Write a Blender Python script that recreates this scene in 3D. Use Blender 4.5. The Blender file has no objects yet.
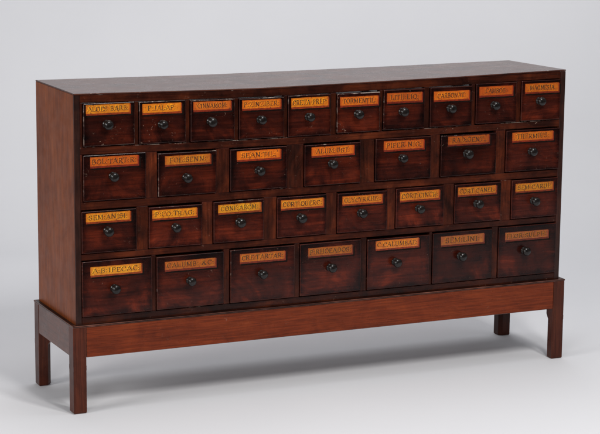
import bpy, bmesh, math, random
from mathutils import Vector, Matrix
random.seed(7)
S = bpy.context.scene
COL = S.collection

# ------------------------------------------------------------------ world, view
w = bpy.data.worlds.new("World"); S.world = w; w.use_nodes = True
w.node_tree.nodes["Background"].inputs[0].default_value = (0.92, 0.94, 1.0, 1)
w.node_tree.nodes["Background"].inputs[1].default_value = 0.12
S.view_settings.view_transform = 'Standard'; S.view_settings.look = 'None'
S.view_settings.exposure = 0; S.view_settings.gamma = 1

# ------------------------------------------------------------------ helpers
def lin(c):
    return tuple(((v/255)/12.92 if v/255 <= .04045 else ((v/255+.055)/1.055)**2.4) for v in c)

def new_mat(name):
    m = bpy.data.materials.new(name); m.use_nodes = True
    nt = m.node_tree; b = nt.nodes["Principled BSDF"]
    return m, nt, b

def N(nt, t, **kw):
    n = nt.nodes.new(t)
    for k, v in kw.items():
        if k.startswith('i_'):
            key = k[2:]; key = int(key) if key.isdigit() else key
            n.inputs[key].default_value = v
        else: setattr(n, k, v)
    return n

def ramp(nt, fac, stops, interp='LINEAR'):
    r = N(nt, 'ShaderNodeValToRGB'); r.color_ramp.interpolation = interp
    e = r.color_ramp.elements
    while len(e) < len(stops): e.new(0.5)
    for k, (p, c) in enumerate(stops):
        e[k].position = p; e[k].color = (*c, 1) if len(c) == 3 else c
    nt.links.new(fac, r.inputs[0]); return r.outputs[0]

def mix(nt, fac, a, b, mode='MIX'):
    m = N(nt, 'ShaderNodeMix', data_type='RGBA', blend_type=mode)
    for sock, v in ((m.inputs[0], fac), (m.inputs[6], a), (m.inputs[7], b)):
        if hasattr(v, 'is_output'): nt.links.new(v, sock)
        elif isinstance(v, (int, float)): sock.default_value = v
        else: sock.default_value = (*v, 1)
    return m.outputs[2]

def mth(nt, op, a, b=None, clamp=False):
    m = N(nt, 'ShaderNodeMath', operation=op, use_clamp=clamp)
    for s, v in ((m.inputs[0], a), (m.inputs[1], b)):
        if v is None: continue
        if hasattr(v, 'is_output'): nt.links.new(v, s)
        else: s.default_value = v
    return m.outputs[0]

def wood_coords(nt, axis, along, cross, seed=0):
    tc = N(nt, 'ShaderNodeTexCoord'); oi = N(nt, 'ShaderNodeObjectInfo')
    off = N(nt, 'ShaderNodeVectorMath', operation='SCALE'); off.inputs[0].default_value = (13.1, 7.7, 9.3)
    nt.links.new(oi.outputs['Random'], off.inputs['Scale'])
    add = N(nt, 'ShaderNodeVectorMath', operation='ADD')
    nt.links.new(tc.outputs['Object'], add.inputs[0]); nt.links.new(off.outputs[0], add.inputs[1])
    mp = N(nt, 'ShaderNodeMapping')
    sc = [cross]*3; sc[axis] = along
    mp.inputs['Scale'].default_value = sc; mp.inputs['Location'].default_value = (seed, seed*.7, 0)
    nt.links.new(add.outputs[0], mp.inputs[0])
    return mp.outputs[0], add.outputs[0], tc, oi

def noise(nt, vec, scale, detail=5, rough=.55, dist=0.):
    n = N(nt, 'ShaderNodeTexNoise'); n.inputs['Scale'].default_value = scale
    n.inputs['Detail'].default_value = detail; n.inputs['Roughness'].default_value = rough
    n.inputs['Distortion'].default_value = dist
    nt.links.new(vec, n.inputs['Vector']); return n.outputs['Fac']

def wood(name, dark, mid, light, axis=0, rough=.32, coat=.35, edge_dark=False, worn=False, spec=.2, contrast=1.0, scuff=.0, streak=1.0, rvar=.35):
    """mahogany: streaked figure, fine pores, blotchy old varnish"""
    m, nt, b = new_mat(name)
    v1, v0, tc, oi = wood_coords(nt, axis, 2.2, 16*streak)
    f1 = noise(nt, v1, 1.0, 6, .6, .9)
    v2, _, _, _ = wood_coords(nt, axis, 9, 210, 3.3)
    f2 = noise(nt, v2, 1.0, 4, .6, .2)
    f3 = noise(nt, v0, 7.5, 5, .65, 1.4)
    v4, _, _, _ = wood_coords(nt, axis, 7, 62, 1.7)
    f4 = noise(nt, v4, 1.0, 5, .7, 1.2)
    fig = mth(nt, 'ADD', mth(nt, 'ADD', mth(nt, 'MULTIPLY', f1, .36), mth(nt, 'MULTIPLY', f3, .46)), mth(nt, 'MULTIPLY', f4, .18))
    lo = .5-.10/contrast; hi = .5+.12/contrast
    col = ramp(nt, fig, [(lo, dark), (.5, mid), (hi, light)])
    pores = ramp(nt, f2, [(.40, (.25, .22, .22)), (.58, (1.0, 1.0, 1.0))])
    col = mix(nt, .45, col, pores, 'MULTIPLY')
    sep = N(nt, 'ShaderNodeSeparateColor'); nt.links.new(oi.outputs['Color'], sep.inputs[0])
    # o.color red channel scales how light the piece is
    bright = mth(nt, 'MULTIPLY', sep.outputs[0], 1.0)
    sc = N(nt, 'ShaderNodeVectorMath', operation='SCALE'); nt.links.new(col, sc.inputs[0]); nt.links.new(bright, sc.inputs['Scale'])
    col = sc.outputs[0]
    if edge_dark:  # darkens the borders and the upper part, broken up by noise
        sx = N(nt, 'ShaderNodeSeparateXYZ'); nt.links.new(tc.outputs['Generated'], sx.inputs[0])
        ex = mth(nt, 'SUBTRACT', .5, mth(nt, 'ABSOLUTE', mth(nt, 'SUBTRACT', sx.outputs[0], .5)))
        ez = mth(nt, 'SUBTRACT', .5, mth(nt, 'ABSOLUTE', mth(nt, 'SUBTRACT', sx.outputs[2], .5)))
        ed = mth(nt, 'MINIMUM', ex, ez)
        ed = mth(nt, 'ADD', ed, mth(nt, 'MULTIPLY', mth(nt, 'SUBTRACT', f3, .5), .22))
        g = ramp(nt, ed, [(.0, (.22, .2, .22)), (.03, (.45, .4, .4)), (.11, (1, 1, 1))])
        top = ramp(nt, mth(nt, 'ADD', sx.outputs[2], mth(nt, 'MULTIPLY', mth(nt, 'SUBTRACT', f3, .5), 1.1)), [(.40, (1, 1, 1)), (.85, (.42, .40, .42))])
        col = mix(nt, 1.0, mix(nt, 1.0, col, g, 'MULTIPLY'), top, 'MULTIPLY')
    # small knocks and scratches where the finish is gone
    if scuff > 0:
        sp = noise(nt, v0, 85, 3, .6, 1.5)
        spm = noise(nt, v0, 11, 2, .5)
        k = mth(nt, 'MULTIPLY', ramp(nt, sp, [(.67, (0, 0, 0)), (.73, (1, 1, 1))]), ramp(nt, spm, [(.46, (0, 0, 0)), (.56, (1, 1, 1))]))
        k = mth(nt, 'MULTIPLY', k, mth(nt, 'MULTIPLY', sep.outputs[1], scuff), clamp=True)
        col = mix(nt, k, col, (.30, .19, .14))
    if worn:
        wn = noise(nt, v0, 62, 5, .7, .6); wl = noise(nt, v0, 7, 3, .5)
        s = mth(nt, 'ADD', mth(nt, 'MULTIPLY', wn, .5), mth(nt, 'MULTIPLY', wl, .5))
        thr = mth(nt, 'SUBTRACT', .665, mth(nt, 'MULTIPLY', sep.outputs[1], .17))
        k = mth(nt, 'MULTIPLY', mth(nt, 'SUBTRACT', s, thr), 12., clamp=True)
        ge = N(nt, 'ShaderNodeNewGeometry'); sn = N(nt, 'ShaderNodeSeparateXYZ'); nt.links.new(ge.outputs['True Normal'], sn.inputs[0])
        fac = mth(nt, 'ADD', mth(nt, 'MULTIPLY', mth(nt, 'MAXIMUM', sn.outputs[2], 0.), 1.4), mth(nt, 'ADD', mth(nt, 'MULTIPLY', mth(nt, 'MAXIMUM', mth(nt, 'MULTIPLY', sn.outputs[0], -1.), 0.), .55), .12), clamp=True)
        k = mth(nt, 'MULTIPLY', mth(nt, 'MULTIPLY', k, fac), .95)
        col = mix(nt, k, col, (.40, .32, .27))
    nt.links.new(col, b.inputs['Base Color'])
    rr = noise(nt, v0, 22, 5, .65)
    r = mth(nt, 'ADD', mth(nt, 'MULTIPLY', mth(nt, 'SUBTRACT', rr, .5), rvar), rough, clamp=True)
    nt.links.new(r, b.inputs['Roughness'])
    b.inputs['Specular IOR Level'].default_value = spec
    b.inputs['Coat Weight'].default_value = coat*.4; b.inputs['Coat Roughness'].default_value = .09
    bp = N(nt, 'ShaderNodeBump'); bp.inputs['Strength'].default_value = .16; bp.inputs['Distance'].default_value = .0006
    bh = mth(nt, 'ADD', mth(nt, 'MULTIPLY', f2, .6), rr)
    nt.links.new(bh, bp.inputs['Height']); nt.links.new(bp.outputs[0], b.inputs['Normal'])
    bc = N(nt, 'ShaderNodeBump'); bc.inputs['Strength'].default_value = .10; bc.inputs['Distance'].default_value = .0008
    nt.links.new(noise(nt, v0, 16, 3, .5), bc.inputs['Height']); nt.links.new(bc.outputs[0], b.inputs['Coat Normal'])
    return m

D0 = (.014, .0034, .0025); D1 = (.042, .0068, .0036); D2 = (.135, .0185, .0065)
M_drawer = wood("mahogany_drawer", D0, D1, D2, 0, .27, .3, edge_dark=True, scuff=.9, contrast=.85, streak=1.0, spec=.16, rvar=.2)
M_edge = wood("mahogany_worn_edge", D0, D1, (.05, .018, .011), 0, .4, .2, worn=True)
M_rail = wood("mahogany_rail", (.016, .0044, .0028), (.042, .0092, .0045), (.098, .020, .0070), 0, .28, .2, scuff=.9, spec=.12)
M_div = wood("mahogany_divider", (.014, .0042, .0027), (.038, .0085, .0042), (.092, .018, .0062), 2, .28, .2, scuff=.9, spec=.12)
M_stile = wood("mahogany_stile", (.012, .006, .005), (.028, .0095, .0065), (.050, .016, .010), 2, .34, .3, scuff=.5)
M_side = wood("mahogany_side", (.115, .027, .0068), (.195, .047, .0115), (.27, .072, .018), 2, .36, .0, spec=.10, contrast=.6, streak=.6)
M_top = wood("mahogany_top", (.04, .013, .008), (.078, .024, .013), (.115, .038, .020), 0, .28, .3, scuff=.3, spec=.30, rvar=.12)
M_apron = wood("mahogany_apron", (.095, .0155, .0045), (.160, .0262, .0066), (.235, .044, .010), 0, .30, .2, contrast=.6, spec=.12, scuff=.35)
M_leg = wood("mahogany_leg", (.045, .0108, .0056), (.075, .0168, .0078), (.108, .026, .011), 2, .32, .2, contrast=.8, spec=.13, scuff=.9)
M_lip = wood("mahogany_lip_highlight", (.06, .022, .015), (.12, .045, .03), (.2, .08, .055), 0, .25, 1.2)  # lighter colour paints the highlight along the worn bevels

# ebonised knobs
M_knob, nt, b = new_mat("ebonised_knob")
v, v0, tc, oi = wood_coords(nt, 0, 30, 30)
nt.links.new(ramp(nt, noise(nt, v0, 120, 4, .6), [(.4, (.0045, .0034, .003)), (.75, (.013, .008, .006))]), b.inputs['Base Color'])
nt.links.new(mth(nt, 'ADD', mth(nt, 'MULTIPLY', noise(nt, v0, 40, 2), .22), .20), b.inputs['Roughness'])
b.inputs['Specular IOR Level'].default_value = .22; b.inputs['Coat Weight'].default_value = .35; b.inputs['Coat Roughness'].default_value = .05

# painted gilt label ground, colour from the object's own colour
def label_ground():
    m, nt, b = new_mat("gilt_label_ground")
    v, v0, tc, oi = wood_coords(nt, 0, 18, 60)
    n1 = noise(nt, v0, 48, 5, .7, .8); n2 = noise(nt, v0, 34, 5, .7, .8); n3 = noise(nt, v0, 180, 3, .6)
    c = oi.outputs['Color']
    col = mix(nt, ramp(nt, n2, [(.40, (0, 0, 0)), (.68, (.65, .65, .65))]), c, mix(nt, .8, c, (.55, .28, .16), 'MULTIPLY'))
    col = mix(nt, ramp(nt, n1, [(.50, (0, 0, 0)), (.72, (.55, .55, .55))]), col, mix(nt, 1.0, mix(nt, 1.0, c, (.5, .5, .5), 'DIVIDE'), (.68, .88, .75), 'MULTIPLY'))
    sx = N(nt, 'ShaderNodeSeparateXYZ'); nt.links.new(tc.outputs['Generated'], sx.inputs[0])
    ex = mth(nt, 'SUBTRACT', .5, mth(nt, 'ABSOLUTE', mth(nt, 'SUBTRACT', sx.outputs[0], .47)))
    ez = mth(nt, 'SUBTRACT', .5, mth(nt, 'ABSOLUTE', mth(nt, 'SUBTRACT', sx.outputs[2], .60)))
    ed = mth(nt, 'MINIMUM', mth(nt, 'MULTIPLY', ex, 2.5), ez)
    ed = mth(nt, 'ADD', ed, mth(nt, 'MULTIPLY', mth(nt, 'SUBTRACT', n2, .5), .35))
    col = mix(nt, ramp(nt, ed, [(.04, (.85, .85, .85)), (.20, (0, 0, 0))]), col, mix(nt, 1.0, c, (.62, .34, .22), 'MULTIPLY'))
    k = ramp(nt, n3, [(.58, (0, 0, 0)), (.68, (.7, .7, .7))])
    col = mix(nt, k, col, (.05, .015, .008))
    nt.links.new(col, b.inputs['Base Color'])
    b.inputs['Roughness'].default_value = .38; b.inputs['Metallic'].default_value = .0
    b.inputs['Coat Weight'].default_value = .3
    return m
M_gilt = label_ground()
def paint(name, c, var=.5, rough=.4):
    m, nt, b = new_mat(name)
    v, v0, tc, oi = wood_coords(nt, 0, 30, 60)
    n = noise(nt, v0, 95, 4, .7, .4)
    nt.links.new(ramp(nt, n, [(.35, tuple(x*(1-var) for x in c)), (.7, tuple(min(1, x*(1+var)) for x in c))]), b.inputs['Base Color'])
    b.inputs['Roughness'].default_value = rough; b.inputs['Specular IOR Level'].default_value = .12; return m
def tinted(name, mul, rough=.4):
    m, nt, b = new_mat(name)
    v, v0, tc, oi = wood_coords(nt, 0, 30, 60)
    c = mix(nt, 1.0, oi.outputs['Color'], mul, 'MULTIPLY')
    n = noise(nt, v0, 90, 4, .7, .4)
    nt.links.new(mix(nt, ramp(nt, n, [(.4, (0, 0, 0)), (.65, (.8, .8, .8))]), c, mix(nt, 1., c, (.35, .35, .35), 'MULTIPLY')), b.inputs['Base Color'])
    b.inputs['Roughness'].default_value = rough; return m
M_lred = tinted("label_shade_paint", (.42, .16, .10))
M_lblk = paint("label_shadow_paint", (.008, .004, .003))
def ink_mat():
    m, nt, b = new_mat("label_lettering_ink")
    v, v0, tc, oi = wood_coords(nt, 0, 30, 60)
    n = noise(nt, v0, 60, 4, .7, .6)
    c = mix(nt, 1., oi.outputs['Color'], (.55, .40, .3), 'MULTIPLY')
    nt.links.new(mix(nt, ramp(nt, n, [(.50, (0, 0, 0)), (.66, (.75, .75, .75))]), (.022, .008, .005), c), b.inputs['Base Color'])
    b.inputs['Roughness'].default_value = .45; return m
M_ink = ink_mat()
def hil_mat():
    m, nt, b = new_mat("label_lettering_highlight")
    c = N(nt, 'ShaderNodeObjectInfo').outputs['Color']
    nt.links.new(mix(nt, 1.0, mix(nt, 1.0, c, (.5, .5, .5), 'DIVIDE'), (.85, 1.2, 1.3), 'MULTIPLY'), b.inputs['Base Color'])
    b.inputs['Roughness'].default_value = .45; return m
M_hil = hil_mat()

def mesh_obj(name, bm, mats, parent=None, loc=(0, 0, 0), color=None, smooth=False):
    me = bpy.data.meshes.new(name); bm.to_mesh(me); bm.free()
    for m in mats: me.materials.append(m)
    if smooth:
        for p in me.polygons: p.use_smooth = True
    o = bpy.data.objects.new(name, me); COL.objects.link(o)
    o.location = loc; o.color = color if color else (1, 1, 1, 1)
    if parent: o.parent = parent
    return o

def box_bm(bm, x0, x1, y0, y1, z0, z1, bev=.0012, cuts=0, bmat=1, segs=1, mi=0):
    vs = [bm.verts.new((x, y, z)) for x in (x0, x1) for y in (y0, y1) for z in (z0, z1)]
    F = [(0, 1, 3, 2), (4, 6, 7, 5), (0, 4, 5, 1), (2, 3, 7, 6), (0, 2, 6, 4), (1, 5, 7, 3)]
    fs = [bm.faces.new([vs[i] for i in f]) for f in F]
    for f in fs: f.material_index = mi
    es = list({e for f in fs for e in f.edges})
    if cuts:
        ex = [e for e in es if abs(e.verts[0].co.x-e.verts[1].co.x) > 1e-6]
        r = bmesh.ops.subdivide_edges(bm, edges=ex, cuts=cuts, use_grid_fill=True)
    fs = list({f for f in bm.faces if f.is_valid})
    bmesh.ops.recalc_face_normals(bm, faces=fs)
    if bev > 0:
        es = [e for e in bm.edges if len(e.link_faces) == 2 and e.calc_face_angle() > .5 and e.verts[0].co.x >= x0-1e-6 and e.verts[0].co.x <= x1+1e-6]
        bmesh.ops.bevel(bm, geom=es, offset=bev, segments=segs, profile=.5, affect='EDGES', material=bmat, clamp_overlap=True)

def board(name, parent, x0, x1, y0, y1, z0, z1, mats, bev=.0012, cuts=0, fn=None, color=None, wob=0., bmat=1, segs=1):
    """one board; origin at its centre; fn(x,y,z)->dz bends it (old boards sag)"""
    c = ((x0+x1)/2, (y0+y1)/2, (z0+z1)/2)
    bm = bmesh.new()
    box_bm(bm, x0-c[0], x1-c[0], y0-c[1], y1-c[1], z0-c[2], z1-c[2], bev, cuts, min(bmat, len(mats)-1), segs)
    if fn:
        for v in bm.verts: v.co.z += fn(v.co.x+c[0], v.co.y+c[1], v.co.z+c[2])
    return mesh_obj(name, bm, mats, parent, c, color)

def interp(x, t):
    if x <= t[0][0]: return t[0][1]
    for (a, b_), (c, d) in zip(t, t[1:]):
        if x <= c: 
            k = (x-a)/(c-a); return b_+(d-b_)*k
    return t[-1][1]

# ------------------------------------------------------------------ dimensions (metres)
W, DP, ZT, ZB, E_ = 1.6, .345, .915, .257, .013
SAG = [(0, 0), (.2, -.003), (.35, -.0055), (.55, -.0080), (.8, -.0062), (1.0, -.0042), (1.2, -.0022), (1.45, .0022), (1.6, .0045)]
def sag_top(x, y, z):      # the long top has dropped a little in the middle
    s = interp(x, SAG)
    if y > .05: s = s*(1-.45*min(1, y/DP))-.0045*(x/W)*min(1, y/DP)
    return s
def sag_mid(x, y, z): return interp(x, [(0, 0), (.4, -.006), (.65, -.0085), (1.0, -.005), (1.5, 0), (1.6, 0)])*.8

root = bpy.data.objects.new("apothecary_chest", None); COL.objects.link(root)
root['label'] = "long dark mahogany apothecary chest of many small labelled drawers on a four legged stand"
root['category'] = "cabinet"

# ------------------------------------------------------------------ carcass
board("top_board", root, 0, W, -.001, DP, ZT-.004, ZT, [M_top, M_edge], .0013, 16, sag_top, color=(1.1, .45, 1, 1))
board("side_panel", root, 0.0005, .018, .0052, DP-.0006, ZB-.006, ZT-.0042, [M_side], .0008)
board("side_panel", root, W-.018, W-.0005, .0052, DP-.0006, ZB-.006, ZT-.0042, [M_side], .0008)
board("back_panel", root, .0183, W-.0183, DP-.012, DP-.0005, ZB-.004, ZT-.022, [M_side], .0008)
board("bottom_board", root, .0183, W-.0183, .0205, DP-.0125, ZB-.004, ZB+.008, [M_rail], .0008)
FR = .020     # depth of the front frame
sx0, sx1 = .0182, W-.0182
board("stile", root, .0008, sx0, 0, .005, ZB-.006, ZT-.0044, [M_stile, M_edge], .0010, color=(1., .25, 1, 1))
board("stile", root, sx1, W-.0008, 0, .005, ZB-.006, ZT-.0002, [M_stile, M_edge], .0010, color=(1.1, .1, 1, 1))

def rail_at(z0, z1, fn, wear, br=1., name="rail"):
    return board(name, root, sx0+.0003, sx1-.0003, .0006, FR-.001, z0, z1, [M_rail, M_edge], .0012, 16, fn, color=(br, wear, 1, 1))
rail_at(.8885, ZT-.0043, sag_top, .45, .9, "top_rail")
rail_at(.7425, .7640, sag_mid, .85, 1.25)
rail_at(.5850, .6075, None, .45, 1.15)
rail_at(.4405, .4590, None, .35, 1.1)
rail_at(ZB-.004, .2770, None, .4, .8, "bottom_rail")
# dust boards and a dark interior lining behind the openings
for z0, z1 in ((.746, .754), (.590, .598), (.4455, .4535)):
    board("dust_board", root, .0185, W-.0185, .0195, DP-.0125, z0, z1, [M_stile], 0, 0)

# ------------------------------------------------------------------ lettering: a small painted roman alphabet
GL = {
 'A': (.80, "L.06,0,.40,1 L.40,1,.74,0 L.20,.34,.60,.34 S.06,0 S.74,0"),
 'B': (.68, "L.14,0,.14,1 C.30,.76,.24,.24,-90,90 C.30,.26,.30,.26,-90,90 L.06,1,.32,1 L.1,.51,.34,.51 L.06,0,.32,0"),
 'C': (.74, "C.42,.5,.34,.5,50,310 L.66,.68,.66,1"),
 'D': (.78, "L.14,0,.14,1 C.28,.5,.42,.5,-90,90 L.05,1,.30,1 L.05,0,.30,0"),
 'E': (.64, "L.14,0,.14,1 L.05,1,.56,1 L.05,0,.60,0 L.14,.52,.44,.52 S.56,.94 L.56,.82,.56,1 L.60,0,.60,.2"),
 'F': (.60, "L.14,0,.14,1 L.05,1,.56,1 L.14,.52,.44,.52 L.56,.8,.56,1 S.14,0"),
 'G': (.80, "C.42,.5,.34,.5,50,330 L.68,.05,.68,.42 S.66,.44 L.66,.7,.66,1"),
 'H': (.80, "L.16,0,.16,1 L.64,0,.64,1 L.16,.5,.64,.5 S.16,0 S.16,1 S.64,0 S.64,1"),
 'I': (.34, "L.17,0,.17,1 S.17,0 S.17,1"),
 'J': (.44, "L.28,.15,.28,1 C.12,.15,.16,.16,180,360 S.28,1"),
 'K': (.76, "L.15,0,.15,1 L.15,.4,.62,1 L.3,.58,.66,0 S.15,0 S.15,1 S.66,0 S.62,1"),
 'L': (.62, "L.15,0,.15,1 L.06,0,.58,0 L.58,0,.58,.24 S.15,1"),
 'M': (.96, "L.12,0,.18,1 L.18,1,.48,.12 L.48,.12,.78,1 L.80,0,.80,1 S.12,0 S.80,0 S.14,1 S.82,1"),
 'N': (.82, "L.14,0,.14,1 L.14,1,.68,.02 L.68,.02,.68,1 S.14,0 S.1,1 S.68,1"),
 'O': (.80, "C.40,.5,.34,.5,0,360"),
 'P': (.66, "L.14,0,.14,1 C.28,.74,.30,.26,-90,90 L.05,1,.30,1 L.14,.48,.30,.48 S.14,0"),
 'Q': (.80, "C.40,.5,.34,.5,0,360 L.40,.12,.74,-.16"),
 'R': (.74, "L.14,0,.14,1 C.28,.75,.28,.25,-90,90 L.05,1,.30,1 L.14,.5,.30,.5 L.34,.5,.66,0 S.14,0 S.68,0"),
 'S': (.60, "C.30,.74,.22,.25,20,270 C.30,.26,.24,.26,-160,90 L.50,.78,.50,.98 L.07,.02,.07,.24"),
 'T': (.70, "L.35,0,.35,1 L.04,1,.66,1 L.04,.78,.04,1 L.66,.78,.66,1 S.35,0"),
 'U': (.78, "L.16,.3,.16,1 C.39,.3,.23,.3,180,360 L.62,.3,.62,1 S.16,1 S.62,1"),
 'V': (.78, "L.06,1,.40,0 L.40,0,.72,1 S.06,1 S.72,1"),
 'X': (.76, "L.08,1,.68,0 L.08,0,.68,1 S.08,0 S.68,0 S.08,1 S.68,1"),
 'Y': (.74, "L.06,1,.37,.48 L.37,.48,.68,1 L.37,0,.37,.48 S.37,0 S.06,1 S.68,1"),
 'Z': (.68, "L.06,1,.62,1 L.62,1,.06,0 L.06,0,.62,0 L.06,.8,.06,1 L.62,0,.62,.2"),
 '.': (.26, "P.12,.07"), ':': (.28, "P.13,.10 P.13,.62"), ' ': (.40, ""),
 '&': (.84, "C.34,.76,.17,.23,0,360 C.32,.25,.26,.25,60,330 L.22,.62,.74,0 L.5,.15,.72,.5"),
}
def text_mesh(bm, txt, x0, z0, width, h, y, mi, dx=0., dz=0., rnd=None):
    """write txt in the plane y, from x0, baseline z0; strokes are flat quads stepped forward a hair"""
    gap = .10
    tot = sum(GL[c][0]+gap for c in txt)-gap
    sx = width/tot; cur = 0.; step = [0]
    thick, thin = .165, .065
    def quad(ax, az, bx, bz, wd):
        L = math.hypot(bx-ax, bz-az)
        if L < 1e-9: return
        nx, nz = -(bz-az)/L*wd/2, (bx-ax)/L*wd/2
        yy = y-step[0]*.0000035; step[0] += 1
        P = [(ax+nx, az+nz), (ax-nx, az-nz), (bx-nx, bz-nz), (bx+nx, bz+nz)]
        f = bm.faces.new([bm.verts.new((p[0]+dx, yy, p[1]+dz)) for p in P])
        f.material_index = mi; f.normal_update()
        if f.normal.y > 0: f.normal_flip()
    for ch in txt:
        gw, ss = GL[ch]
        jx = rnd.uniform(-.03, .03) if rnd else 0; jz = rnd.uniform(-.05, .05) if rnd else 0
        X = lambda u: x0+(cur+u+jx)*sx
        Z = lambda v: z0+(v+jz)*h
        def wdt(du, dv):
            l = math.hypot(du, dv) or 1
            k = abs(dv)/l
            if du*dv > 0 and k < .97: k *= .25
            return (thin+(thick-thin)*k)*min(sx, h)*1.0
        for t in ss.split():
            k = t[0]; v = [float(q) for q in t[1:].split(',')]
            if k == 'L': quad(X(v[0]), Z(v[1]), X(v[2]), Z(v[3]), wdt(v[2]-v[0], v[3]-v[1]))
            elif k == 'S': quad(X(v[0]-.12), Z(v[1]), X(v[0]+.12), Z(v[1]), thin*min(sx, h)*1.1)
            elif k == 'P': quad(X(v[0]-.07), Z(v[1]), X(v[0]+.07), Z(v[1]), .15*h)
            elif k == 'C':
                n = max(5, int(abs(v[5]-v[4])/22))
                for i in range(n):
                    a, c = [math.radians(v[4]+(v[5]-v[4])*j/n) for j in (i, i+1)]
                    u0, w0, u1, w1 = v[0]+v[2]*math.cos(a), v[1]+v[3]*math.sin(a), v[0]+v[2]*math.cos(c), v[1]+v[3]*math.sin(c)
                    l = math.hypot(u1-u0, w1-w0); kk = abs(w1-w0)/l
                    quad(X(u0), Z(w0), X(u1), Z(w1), (thin+(thick-thin)*kk)*min(sx, h))
        cur += gw+gap

# ------------------------------------------------------------------ drawers
# x0, x1, top z | label x0, x1, z0, z1 | knob x, z | lettering | label colour (as seen) | tone, wear
R1 = [(.0269,.1781,.8863,.0341,.1633,.8535,.8821,.0943,.8262,"ALOES BARB:",(222,135,38),.75,.95),
 (.1922,.3327,.8840,.2012,.3178,.8476,.8773,.2587,.8178,"P:JALAP:",(232,135,28),.75,.9),
 (.3470,.4834,.8809,.3546,.4696,.8480,.8760,.4075,.8190,"CINNAMOM:",(200,92,38),.8,.7),
 (.4972,.6401,.8787,.5058,.6270,.8445,.8736,.5624,.8159,"P:ZINZIBER:",(215,108,24),.8,.65),
 (.6521,.7903,.8806,.6619,.7805,.8420,.8732,.7162,.8164,"CRETA PREP:",(226,130,22),.9,.75),
 (.8100,.9514,.8792,.8192,.9442,.8395,.8690,.8765,.8175,"TORMENTIL:",(205,92,28),.9,.9),
 (.9638,1.1018,.8832,.9732,1.0916,.8430,.8737,1.0254,.8169,"LITH:LIQ:",(168,58,18),1.,.55),
 (1.1214,1.2653,.8838,1.1321,1.2541,.8410,.8715,1.1881,.8191,"CARBONAT:",(205,95,26),.8,.5),
 (1.2798,1.4221,.8890,1.2898,1.4067,.8475,.8792,1.3414,.8221,"CAMBOG:",(172,56,14),1.,.25),
 (1.4396,1.5790,.8906,1.4507,1.5713,.8510,.8816,1.5023,.8274,"MAGNESIA",(178,80,24),1.1,.3)]
R2 = [(.0252,.2120,.7407,.0454,.1871,.7044,.7348,.1117,.6785,"BOL:TART:R:",(188,74,24),.85,.7),
 (.2478,.4270,.7341,.2679,.4073,.6960,.7255,.3328,.6615,"FOL:SENN:",(186,104,38),.85,.75),
 (.4701,.6503,.7335,.4900,.6282,.6969,.7267,.5581,.6677,"SEAN:TIL:",(228,108,20),.9,.7),
 (.7059,.8898,.7325,.7275,.8661,.6952,.7255,.7925,.6740,"ALUM:UST:",(215,98,22),.9,.45),
 (.9389,1.1271,.7379,.9649,1.1007,.6989,.7298,1.0265,.6768,"PIPER NIG:",(192,76,18),.8,.45),
 (1.1611,1.3548,.7359,1.1840,1.3275,.7030,.7325,1.2490,.6776,"RAD:GENT:",(146,50,18),.6,.35),
 (1.3897,1.5821,.7392,1.4096,1.5561,.7021,.7322,1.4782,.6713,"THERMIUS:",(190,88,24),1.2,.3)]
R3 = [(.0187,.1828,.5816,.0314,.1628,.5468,.5759,.0948,.5236,"SEM:ANISI:",(226,140,34),1.,.4),
 (.2195,.3834,.5800,.2295,.3655,.5427,.5715,.2989,.5189,"P:CO:TRAG:",(232,146,28),1.25,.5),
 (.4178,.5772,.5828,.4316,.5658,.5454,.5738,.4978,.5199,"CONF:AROM:",(216,146,34),1.05,.5),
 (.6202,.7799,.5823,.6309,.7682,.5437,.5733,.6936,.5189,"CORT:QUERC:",(214,126,38),1.25,.4),
 (.8161,.9823,.5808,.8309,.9638,.5431,.5715,.8916,.5182,"GLYCYRRHIZ:",(202,108,34),1.35,.4),
 (1.0116,1.1758,.5831,1.0241,1.1588,.5417,.5722,1.0874,.5189,"CORT:CINCH:",(204,114,28),1.45,.2),
 (1.2140,1.3770,.5819,1.2239,1.3585,.5444,.5727,1.2904,.5195,"CORT:CANEL:",(180,100,28),1.2,.2),
 (1.4146,1.5812,.5830,1.4269,1.5624,.5431,.5718,1.4919,.5153,"SEM:CARUI:",(182,110,34),1.45,.15)]
R4 = [(.0186,.2280,.4386,.0428,.1951,.3935,.4222,.1131,.3556,"A:B:IPECAC:",(228,152,48),1.05,.35),
 (.2423,.4509,.4350,.2668,.4241,.3910,.4195,.3435,.3584,"CALUMB: &C:",(156,72,30),.95,.4),
 (.4710,.6768,.4372,.4998,.6441,.3946,.4234,.5689,.3607,"CRE:TARTAR:",(166,80,34),.95,.3),
 (.6956,.8967,.4371,.7210,.8664,.3941,.4234,.7932,.3596,"P:RHOEADOS:",(136,66,34),1.05,.4),
 (.9178,1.1302,.4340,.9446,1.0908,.3984,.4281,1.0117,.3596,"C:CALUMBAE:",(204,108,34),.95,.35),
 (1.1410,1.3503,.4363,1.1681,1.3200,.3928,.4248,1.2363,.3595,"SEM:LINI:",(132,62,24),.65,.15),
 (1.3729,1.5810,.4381,1.3953,1.5501,.3918,.4199,1.4645,.3589,"FLOR:SULPH:",(126,56,20),.85,.2)]
BOT = {0: lambda x: .7660+sag_mid(x, 0, 0), 1: lambda x: .6095, 2: lambda x: .4610, 3: lambda x: .2785}

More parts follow.
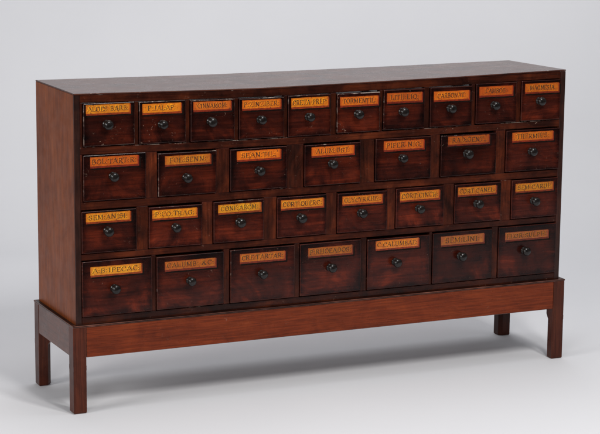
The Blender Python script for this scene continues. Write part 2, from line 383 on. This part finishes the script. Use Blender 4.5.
def knob_bm(seed):
    r = random.Random(seed); s = r.uniform(.94, 1.04)
    prof = [(.0120, .0005), (.0122, -.0015), (.0110, -.0035), (.0078, -.0055), (.0066, -.0085), (.0078, -.0110), (.0112, -.0130), (.0136, -.0158),
            (.0141, -.0185), (.0134, -.0215), (.0112, -.0243), (.0078, -.0260), (.0040, -.0268)]
    bm = bmesh.new(); n = 28; rings = []
    for (rr, y) in prof:
        rings.append([bm.verts.new((rr*s*math.cos(2*math.pi*i/n), y*s, rr*s*math.sin(2*math.pi*i/n))) for i in range(n)])
    tip = bm.verts.new((0, -.0270*s, 0))
    for a, c in zip(rings, rings[1:]):
        for i in range(n): bm.faces.new((a[i], a[(i+1) % n], c[(i+1) % n], c[i]))
    for i in range(n): bm.faces.new((rings[-1][i], rings[-1][(i+1) % n], tip))
    bm.faces.new(rings[0])
    bmesh.ops.recalc_face_normals(bm, faces=bm.faces[:])
    return bm

LABK = .78    # lit label paint reads brighter than its own colour
for ri, row in enumerate((R1, R2, R3, R4)):
    for di, (x0, x1, zt, lx0, lx1, lz0, lz1, kx, kz, txt, rgb, tone, wear) in enumerate(row):
        rnd = random.Random(ri*100+di)
        yf = -.0042-rnd.uniform(0, .0022)                  # old drawers never shut quite level
        xm = (x0+x1)/2; zb = BOT[ri](xm)+rnd.uniform(.0, .0012); zm = (zt+zb)/2
        wdt, hgt = x1-x0, zt-zb
        bm = bmesh.new()
        box_bm(bm, -wdt/2, wdt/2, 0, .018, -hgt/2, hgt/2, .0021, 0, 1, 2)
        bm2 = bmesh.new()
        box_bm(bm2, -wdt/2+.004, wdt/2-.004, .0181, .29, -hgt/2+.005, hgt/2-.014, 0)
        tmp = bpy.data.meshes.new("tmp"); bm2.to_mesh(tmp); bm2.free(); bm.from_mesh(tmp); bpy.data.meshes.remove(tmp)
        for v in bm.verts: v.co.y += v.co.x*rnd.uniform(-.004, .004)/wdt*.0
        d = mesh_obj("drawer", bm, [M_drawer, M_edge], root, (xm, yf, zm), (tone*(1.25 if ri == 3 else 1.12), wear, 1, 1))
        d.rotation_euler = (0, math.radians(rnd.uniform(-.22, .22)), math.radians(rnd.uniform(-.3, .3)))
        if txt in ("SEM:ANISI:", "A:B:IPECAC:", "ALUM:UST:", "PIPER NIG:"):
            d['label'] = "mahogany drawer with gilt label lettered " + txt.strip(':')
        # painted label: gilt ground with reddish shaded lower and right edges over a black drop shadow
        k = LABK; c = [a*.76+b_*.24 for a, b_ in zip(lin(rgb), lin((245, 142, 14)))]; col = (c[0]*k, c[1]*k*.97, c[2]*k*.45, 1)
        bm = bmesh.new()
        lx, lX, lz, lZ = lx0-xm, lx1-xm, lz0-zm, lz1-zm
        sh = .0045
        def quad(a, b_, c_, d_, y, mi, rag=0.):
            # ragged hand-painted edge
            n = 14; top = []; bo = []
            for i in range(n+1):
                t = i/n; x = a+(b_-a)*t
                top.append(bm.verts.new((x, y, d_+rnd.uniform(-rag, rag)))); bo.append(bm.verts.new((x, y, c_+rnd.uniform(-rag, rag))))
            for i in range(n):
                f = bm.faces.new((bo[i], bo[i+1], top[i+1], top[i])); f.material_index = mi
        quad(lx+.004, lX+.0085, lz-.0055, lZ-.005, -.0002, 2, .0004)
        quad(lx+.0005, lX+.0035, lz-.0008, lZ-.0012, -.0004, 1, .0003)
        quad(lx, lX, lz+sh, lZ, -.0006, 0, .0003)
        W_ = lX-lx; H_ = lZ-lz-sh
        fill = min(.93, .082*len(txt)+.06)
        tw = W_*fill; ht = H_*.52
        hx = lx+(W_-tw)/2; hz = lz+sh+H_*.25
        text_mesh(bm, txt, hx, hz, tw, ht, -.0008, 4, -.0009, .0008)
        text_mesh(bm, txt, hx, hz, tw, ht, -.0014, 3, 0, 0, random.Random(ri*50+di))
        lp = mesh_obj("label_panel", bm, [M_gilt, M_lred, M_lblk, M_ink, M_hil], d, (0, 0, 0), col)
        kn = mesh_obj("knob", knob_bm(ri*10+di), [M_knob], d, (kx-xm, 0, kz-zm), None, True)
        kn.rotation_euler = [math.radians(rnd.uniform(-4, 4)) for _ in range(3)]
    # dividers between the drawers of this row, and the slips against the stiles
    cells = [(0, sx0-.0010)]+[q[:2] for q in row]+[(sx1+.0010, 0)]
    for a, c in zip(cells, cells[1:]):
        g0, g1 = a[1]+.0012, c[0]-.0012
        if g1-g0 < .0025: continue
        xm = (g0+g1)/2
        top = {0: .8882+interp(xm, SAG), 1: .7422+sag_mid(xm, 0, 0), 2: .5848, 3: .4403}[ri]
        bot = {0: .7642+sag_mid(xm, 0, 0), 1: .6077, 2: .4592, 3: .2772}[ri]
        board("divider", root, g0, g1, 0, FR-.0005, bot, top, [M_div, M_edge], .0009, 0, None, color=(random.uniform(.85, 1.25)*(1.35 if ri in (1, 2) else .8), random.uniform(.1, .5), 1, 1))

# ------------------------------------------------------------------ stand
SX0, SX1, SY0, SY1 = -E_, W+E_, -E_, DP+.004
LW, ZA = .039, .163
# moulded lip running round the top of the stand (frame with a hollow middle)
bm = bmesh.new()
for (a0, a1, b0, b1) in ((SX0-.0014, SX1+.0014, SY0-.0014, SY0+.0118), (SX0-.0014, SX1+.0014, SY1-.009, SY1+.0014)):
    t = bmesh.new(); box_bm(t, a0, a1, b0, b1, ZB-.0055, ZB, .0017, 0, 1, 3)
    me = bpy.data.meshes.new("t"); t.to_mesh(me); t.free(); bm.from_mesh(me); bpy.data.meshes.remove(me)
for (a0, a1) in ((SX0-.0014, SX0+.0118), (SX1-.0118, SX1+.0014)):
    t = bmesh.new(); box_bm(t, a0, a1, SY0+.0119, SY1-.0091, ZB-.0055, ZB-.0001, .0016, 0, 1, 3)
    me = bpy.data.meshes.new("t"); t.to_mesh(me); t.free(); bm.from_mesh(me); bpy.data.meshes.remove(me)
M_ledge = wood("mahogany_ledge_shade", (.008, .003, .0022), (.016, .0055, .0036), (.03, .010, .006), 0, .4, .1, spec=.12)  # near-black colour paints in the shade lying on the ledge
stand = mesh_obj("stand", bm, [M_ledge, M_lip], root, (0, 0, 0), (1.1, .2, 1, 1))
def leg(px, py, ix, iy, tone):
    """square leg, inner corner chamfered off below the apron, foot slightly eased"""
    h = LW/2; ch = .011
    def ring(z, c, ins=0.):
        a = h-ins
        pts = [(-a, -a), (a, -a), (a, a-c), (a-c, a), (-a, a)]      # inner corner = +,+
        pts = [(p[0]*ix, p[1]*iy, z) for p in pts]
        return pts
    bm = bmesh.new(); rs = []
    for z, c, ins in ((.0, ch, .0022), (.003, ch, 0), (.125, ch, 0), (.140, .0006, 0), (ZB-.0058, .0006, 0)):
        rs.append([bm.verts.new(p) for p in ring(z, c, ins)])
    for a, b_ in zip(rs, rs[1:]):
        for i in range(5): bm.faces.new((a[i], a[(i+1) % 5], b_[(i+1) % 5], b_[i]))
    bm.faces.new(rs[0]); bm.faces.new(rs[-1])
    bmesh.ops.recalc_face_normals(bm, faces=bm.faces[:])
    es = [e for e in bm.edges if abs(e.verts[0].co.z-e.verts[1].co.z) > .02 and e.calc_face_angle() > 1.2]
    bmesh.ops.bevel(bm, geom=es, offset=.0014, segments=2, profile=.5, affect='EDGES')
    return mesh_obj("leg", bm, [M_leg], stand, (px, py, 0), (tone, .6, 1, 1))
h = LW/2
leg(SX0+h, SY0+h, 1, 1, 1.0); leg(SX1-h, SY0+h, -1, 1, .85)
leg(SX0+h, SY1-h, 1, -1, .9); leg(SX1-h, SY1-h, -1, -1, .6)
board("apron", stand, SX0+LW+.0002, SX1-LW-.0002, SY0+.0010, SY0+.022, ZA, ZB-.0058, [M_apron, M_lip], .0012, 0, color=(1, .5, 1, 1))
board("apron", stand, SX0+LW+.0002, SX1-LW-.0002, SY1-.022, SY1-.001, ZA, ZB-.0058, [M_apron, M_lip], .0012, 0, color=(.8, .1, 1, 1))
M_sapron = wood("mahogany_end_apron", (.06, .019, .011), (.092, .028, .015), (.125, .038, .020), 1, .30, .5, contrast=.8)
board("apron", stand, SX0+.0010, SX0+.022, SY0+LW+.0002, SY1-LW-.0002, ZA, ZB-.0058, [M_sapron, M_lip], .0012, 0)
board("apron", stand, SX1-.022, SX1-.001, SY0+LW+.0002, SY1-LW-.0002, ZA, ZB-.0058, [M_sapron, M_lip], .0012, 0)

# ------------------------------------------------------------------ camera
yaw, pit, roll, f = math.radians(25.01310), math.radians(-10.72499), math.radians(.54563), 1987.2467
C0 = Vector((-1.73668676, -5.21227742, 1.608239))
fw = Vector((math.sin(yaw)*math.cos(pit), math.cos(yaw)*math.cos(pit), math.sin(pit)))
r0 = Vector((math.cos(yaw), -math.sin(yaw), 0)); u0 = r0.cross(fw)
r2 = r0*math.cos(roll)+u0*math.sin(roll); u2 = -r0*math.sin(roll)+u0*math.cos(roll)
cd = bpy.data.cameras.new("camera"); cam = bpy.data.objects.new("camera", cd); COL.objects.link(cam)
M = Matrix((r2, u2, -fw)).transposed().to_4x4(); M.translation = C0
cam.matrix_world = M
cd.sensor_fit = 'HORIZONTAL'; cd.sensor_width = 36; cd.lens = f/600*36; cd.clip_end = 100
S.camera = cam

# ------------------------------------------------------------------ seamless paper sweep, square to the camera
m, nt, b = new_mat("seamless_paper")
tc = N(nt, 'ShaderNodeTexCoord')
n1 = noise(nt, tc.outputs['Object'], 1.3, 4, .5); n2 = noise(nt, tc.outputs['Object'], 160, 3, .6)
c = ramp(nt, n1, [(.3, (.745, .748, .775)), (.7, (.770, .772, .797))])
nt.links.new(c, b.inputs['Base Color']); b.inputs['Roughness'].default_value = .75; b.inputs['Specular IOR Level'].default_value = .2
bp = N(nt, 'ShaderNodeBump'); bp.inputs['Strength'].default_value = .05; bp.inputs['Distance'].default_value = .001
nt.links.new(n2, bp.inputs['Height']); nt.links.new(bp.outputs[0], b.inputs['Normal'])
M_paper = m
bm = bmesh.new()
prof = [(-1.35, 0)]; R = 1.5; y1 = 1.7
prof += [(y1*t-1.35*(1-t), 0) for t in (.3, .6, 1)]
prof += [(y1+R*math.sin(a), R-R*math.cos(a)) for a in [math.radians(q) for q in range(5, 91, 5)]]
prof += [(y1+R, 2.4), (y1+R, 3.4)]
xs = [-4.2+8.4*i/8 for i in range(9)]
g = [[bm.verts.new((x, y, z)) for x in xs] for (y, z) in prof]
for a, c in zip(g, g[1:]):
    for i in range(8): bm.faces.new((a[i], a[i+1], c[i+1], c[i]))
bmesh.ops.recalc_face_normals(bm, faces=bm.faces[:])
o = mesh_obj("backdrop", bm, [M_paper], None, (.8, .2, -.0006), None, True)
o.rotation_euler = (0, 0, -yaw)
o['kind'] = 'structure'

m, nt, b = new_mat("studio_floor_paint")
tc = N(nt, 'ShaderNodeTexCoord')
nt.links.new(ramp(nt, noise(nt, tc.outputs['Object'], 3, 5), [(.3, (.035, .035, .037)), (.7, (.06, .06, .062))]), b.inputs['Base Color'])
b.inputs['Roughness'].default_value = .6
bm = bmesh.new(); bm.faces.new([bm.verts.new(p) for p in ((-12, -12, 0), (12, -12, 0), (12, 12, 0), (-12, 12, 0))])
o = mesh_obj("floor", bm, [m], None, (0, 0, -.006)); o['kind'] = 'structure'

# ------------------------------------------------------------------ studio lamps
def area(name, loc, target, sx, sy, power, color=(1, 1, 1), spread=180):
    l = bpy.data.lights.new(name, 'AREA'); l.shape = 'RECTANGLE'; l.size = sx; l.size_y = sy; l.energy = power; l.color = color
    l.spread = math.radians(spread)
    o = bpy.data.objects.new(name, l); COL.objects.link(o); o.location = loc
    o.rotation_euler = (Vector(target)-Vector(loc)).to_track_quat('-Z', 'Y').to_euler(); return o
area("softbox_key", (.55, -2.9, 3.3), (.8, 0, .4), .40, 1.0, 52, (1, .985, .96))
area("softbox_key", (1.35, -2.8, 3.3), (.8, 0, .4), .40, 1.0, 52, (1, .985, .96))
area("softbox_overhead", (1.1, .9, 3.9), (1.2, .9, 0), 3.4, 2.4, 57, (.98, .985, 1))
area("softbox_side", (-3.4, -.9, 1.9), (0, .1, .6), 1.2, 1.6, 58, (1, .98, .95))
area("softbox_background", (3.4, -1.0, 2.6), (2.0, 2.6, .9), 1.2, 1.2, 5, (.93, .96, 1))
area("added_fill", (-3.0, -4.6, 1.5), (.6, 0, .1), 1.6, 1.6, 98, (1, .99, .98))  # unseen fill light, added to lift the shadow under the chest
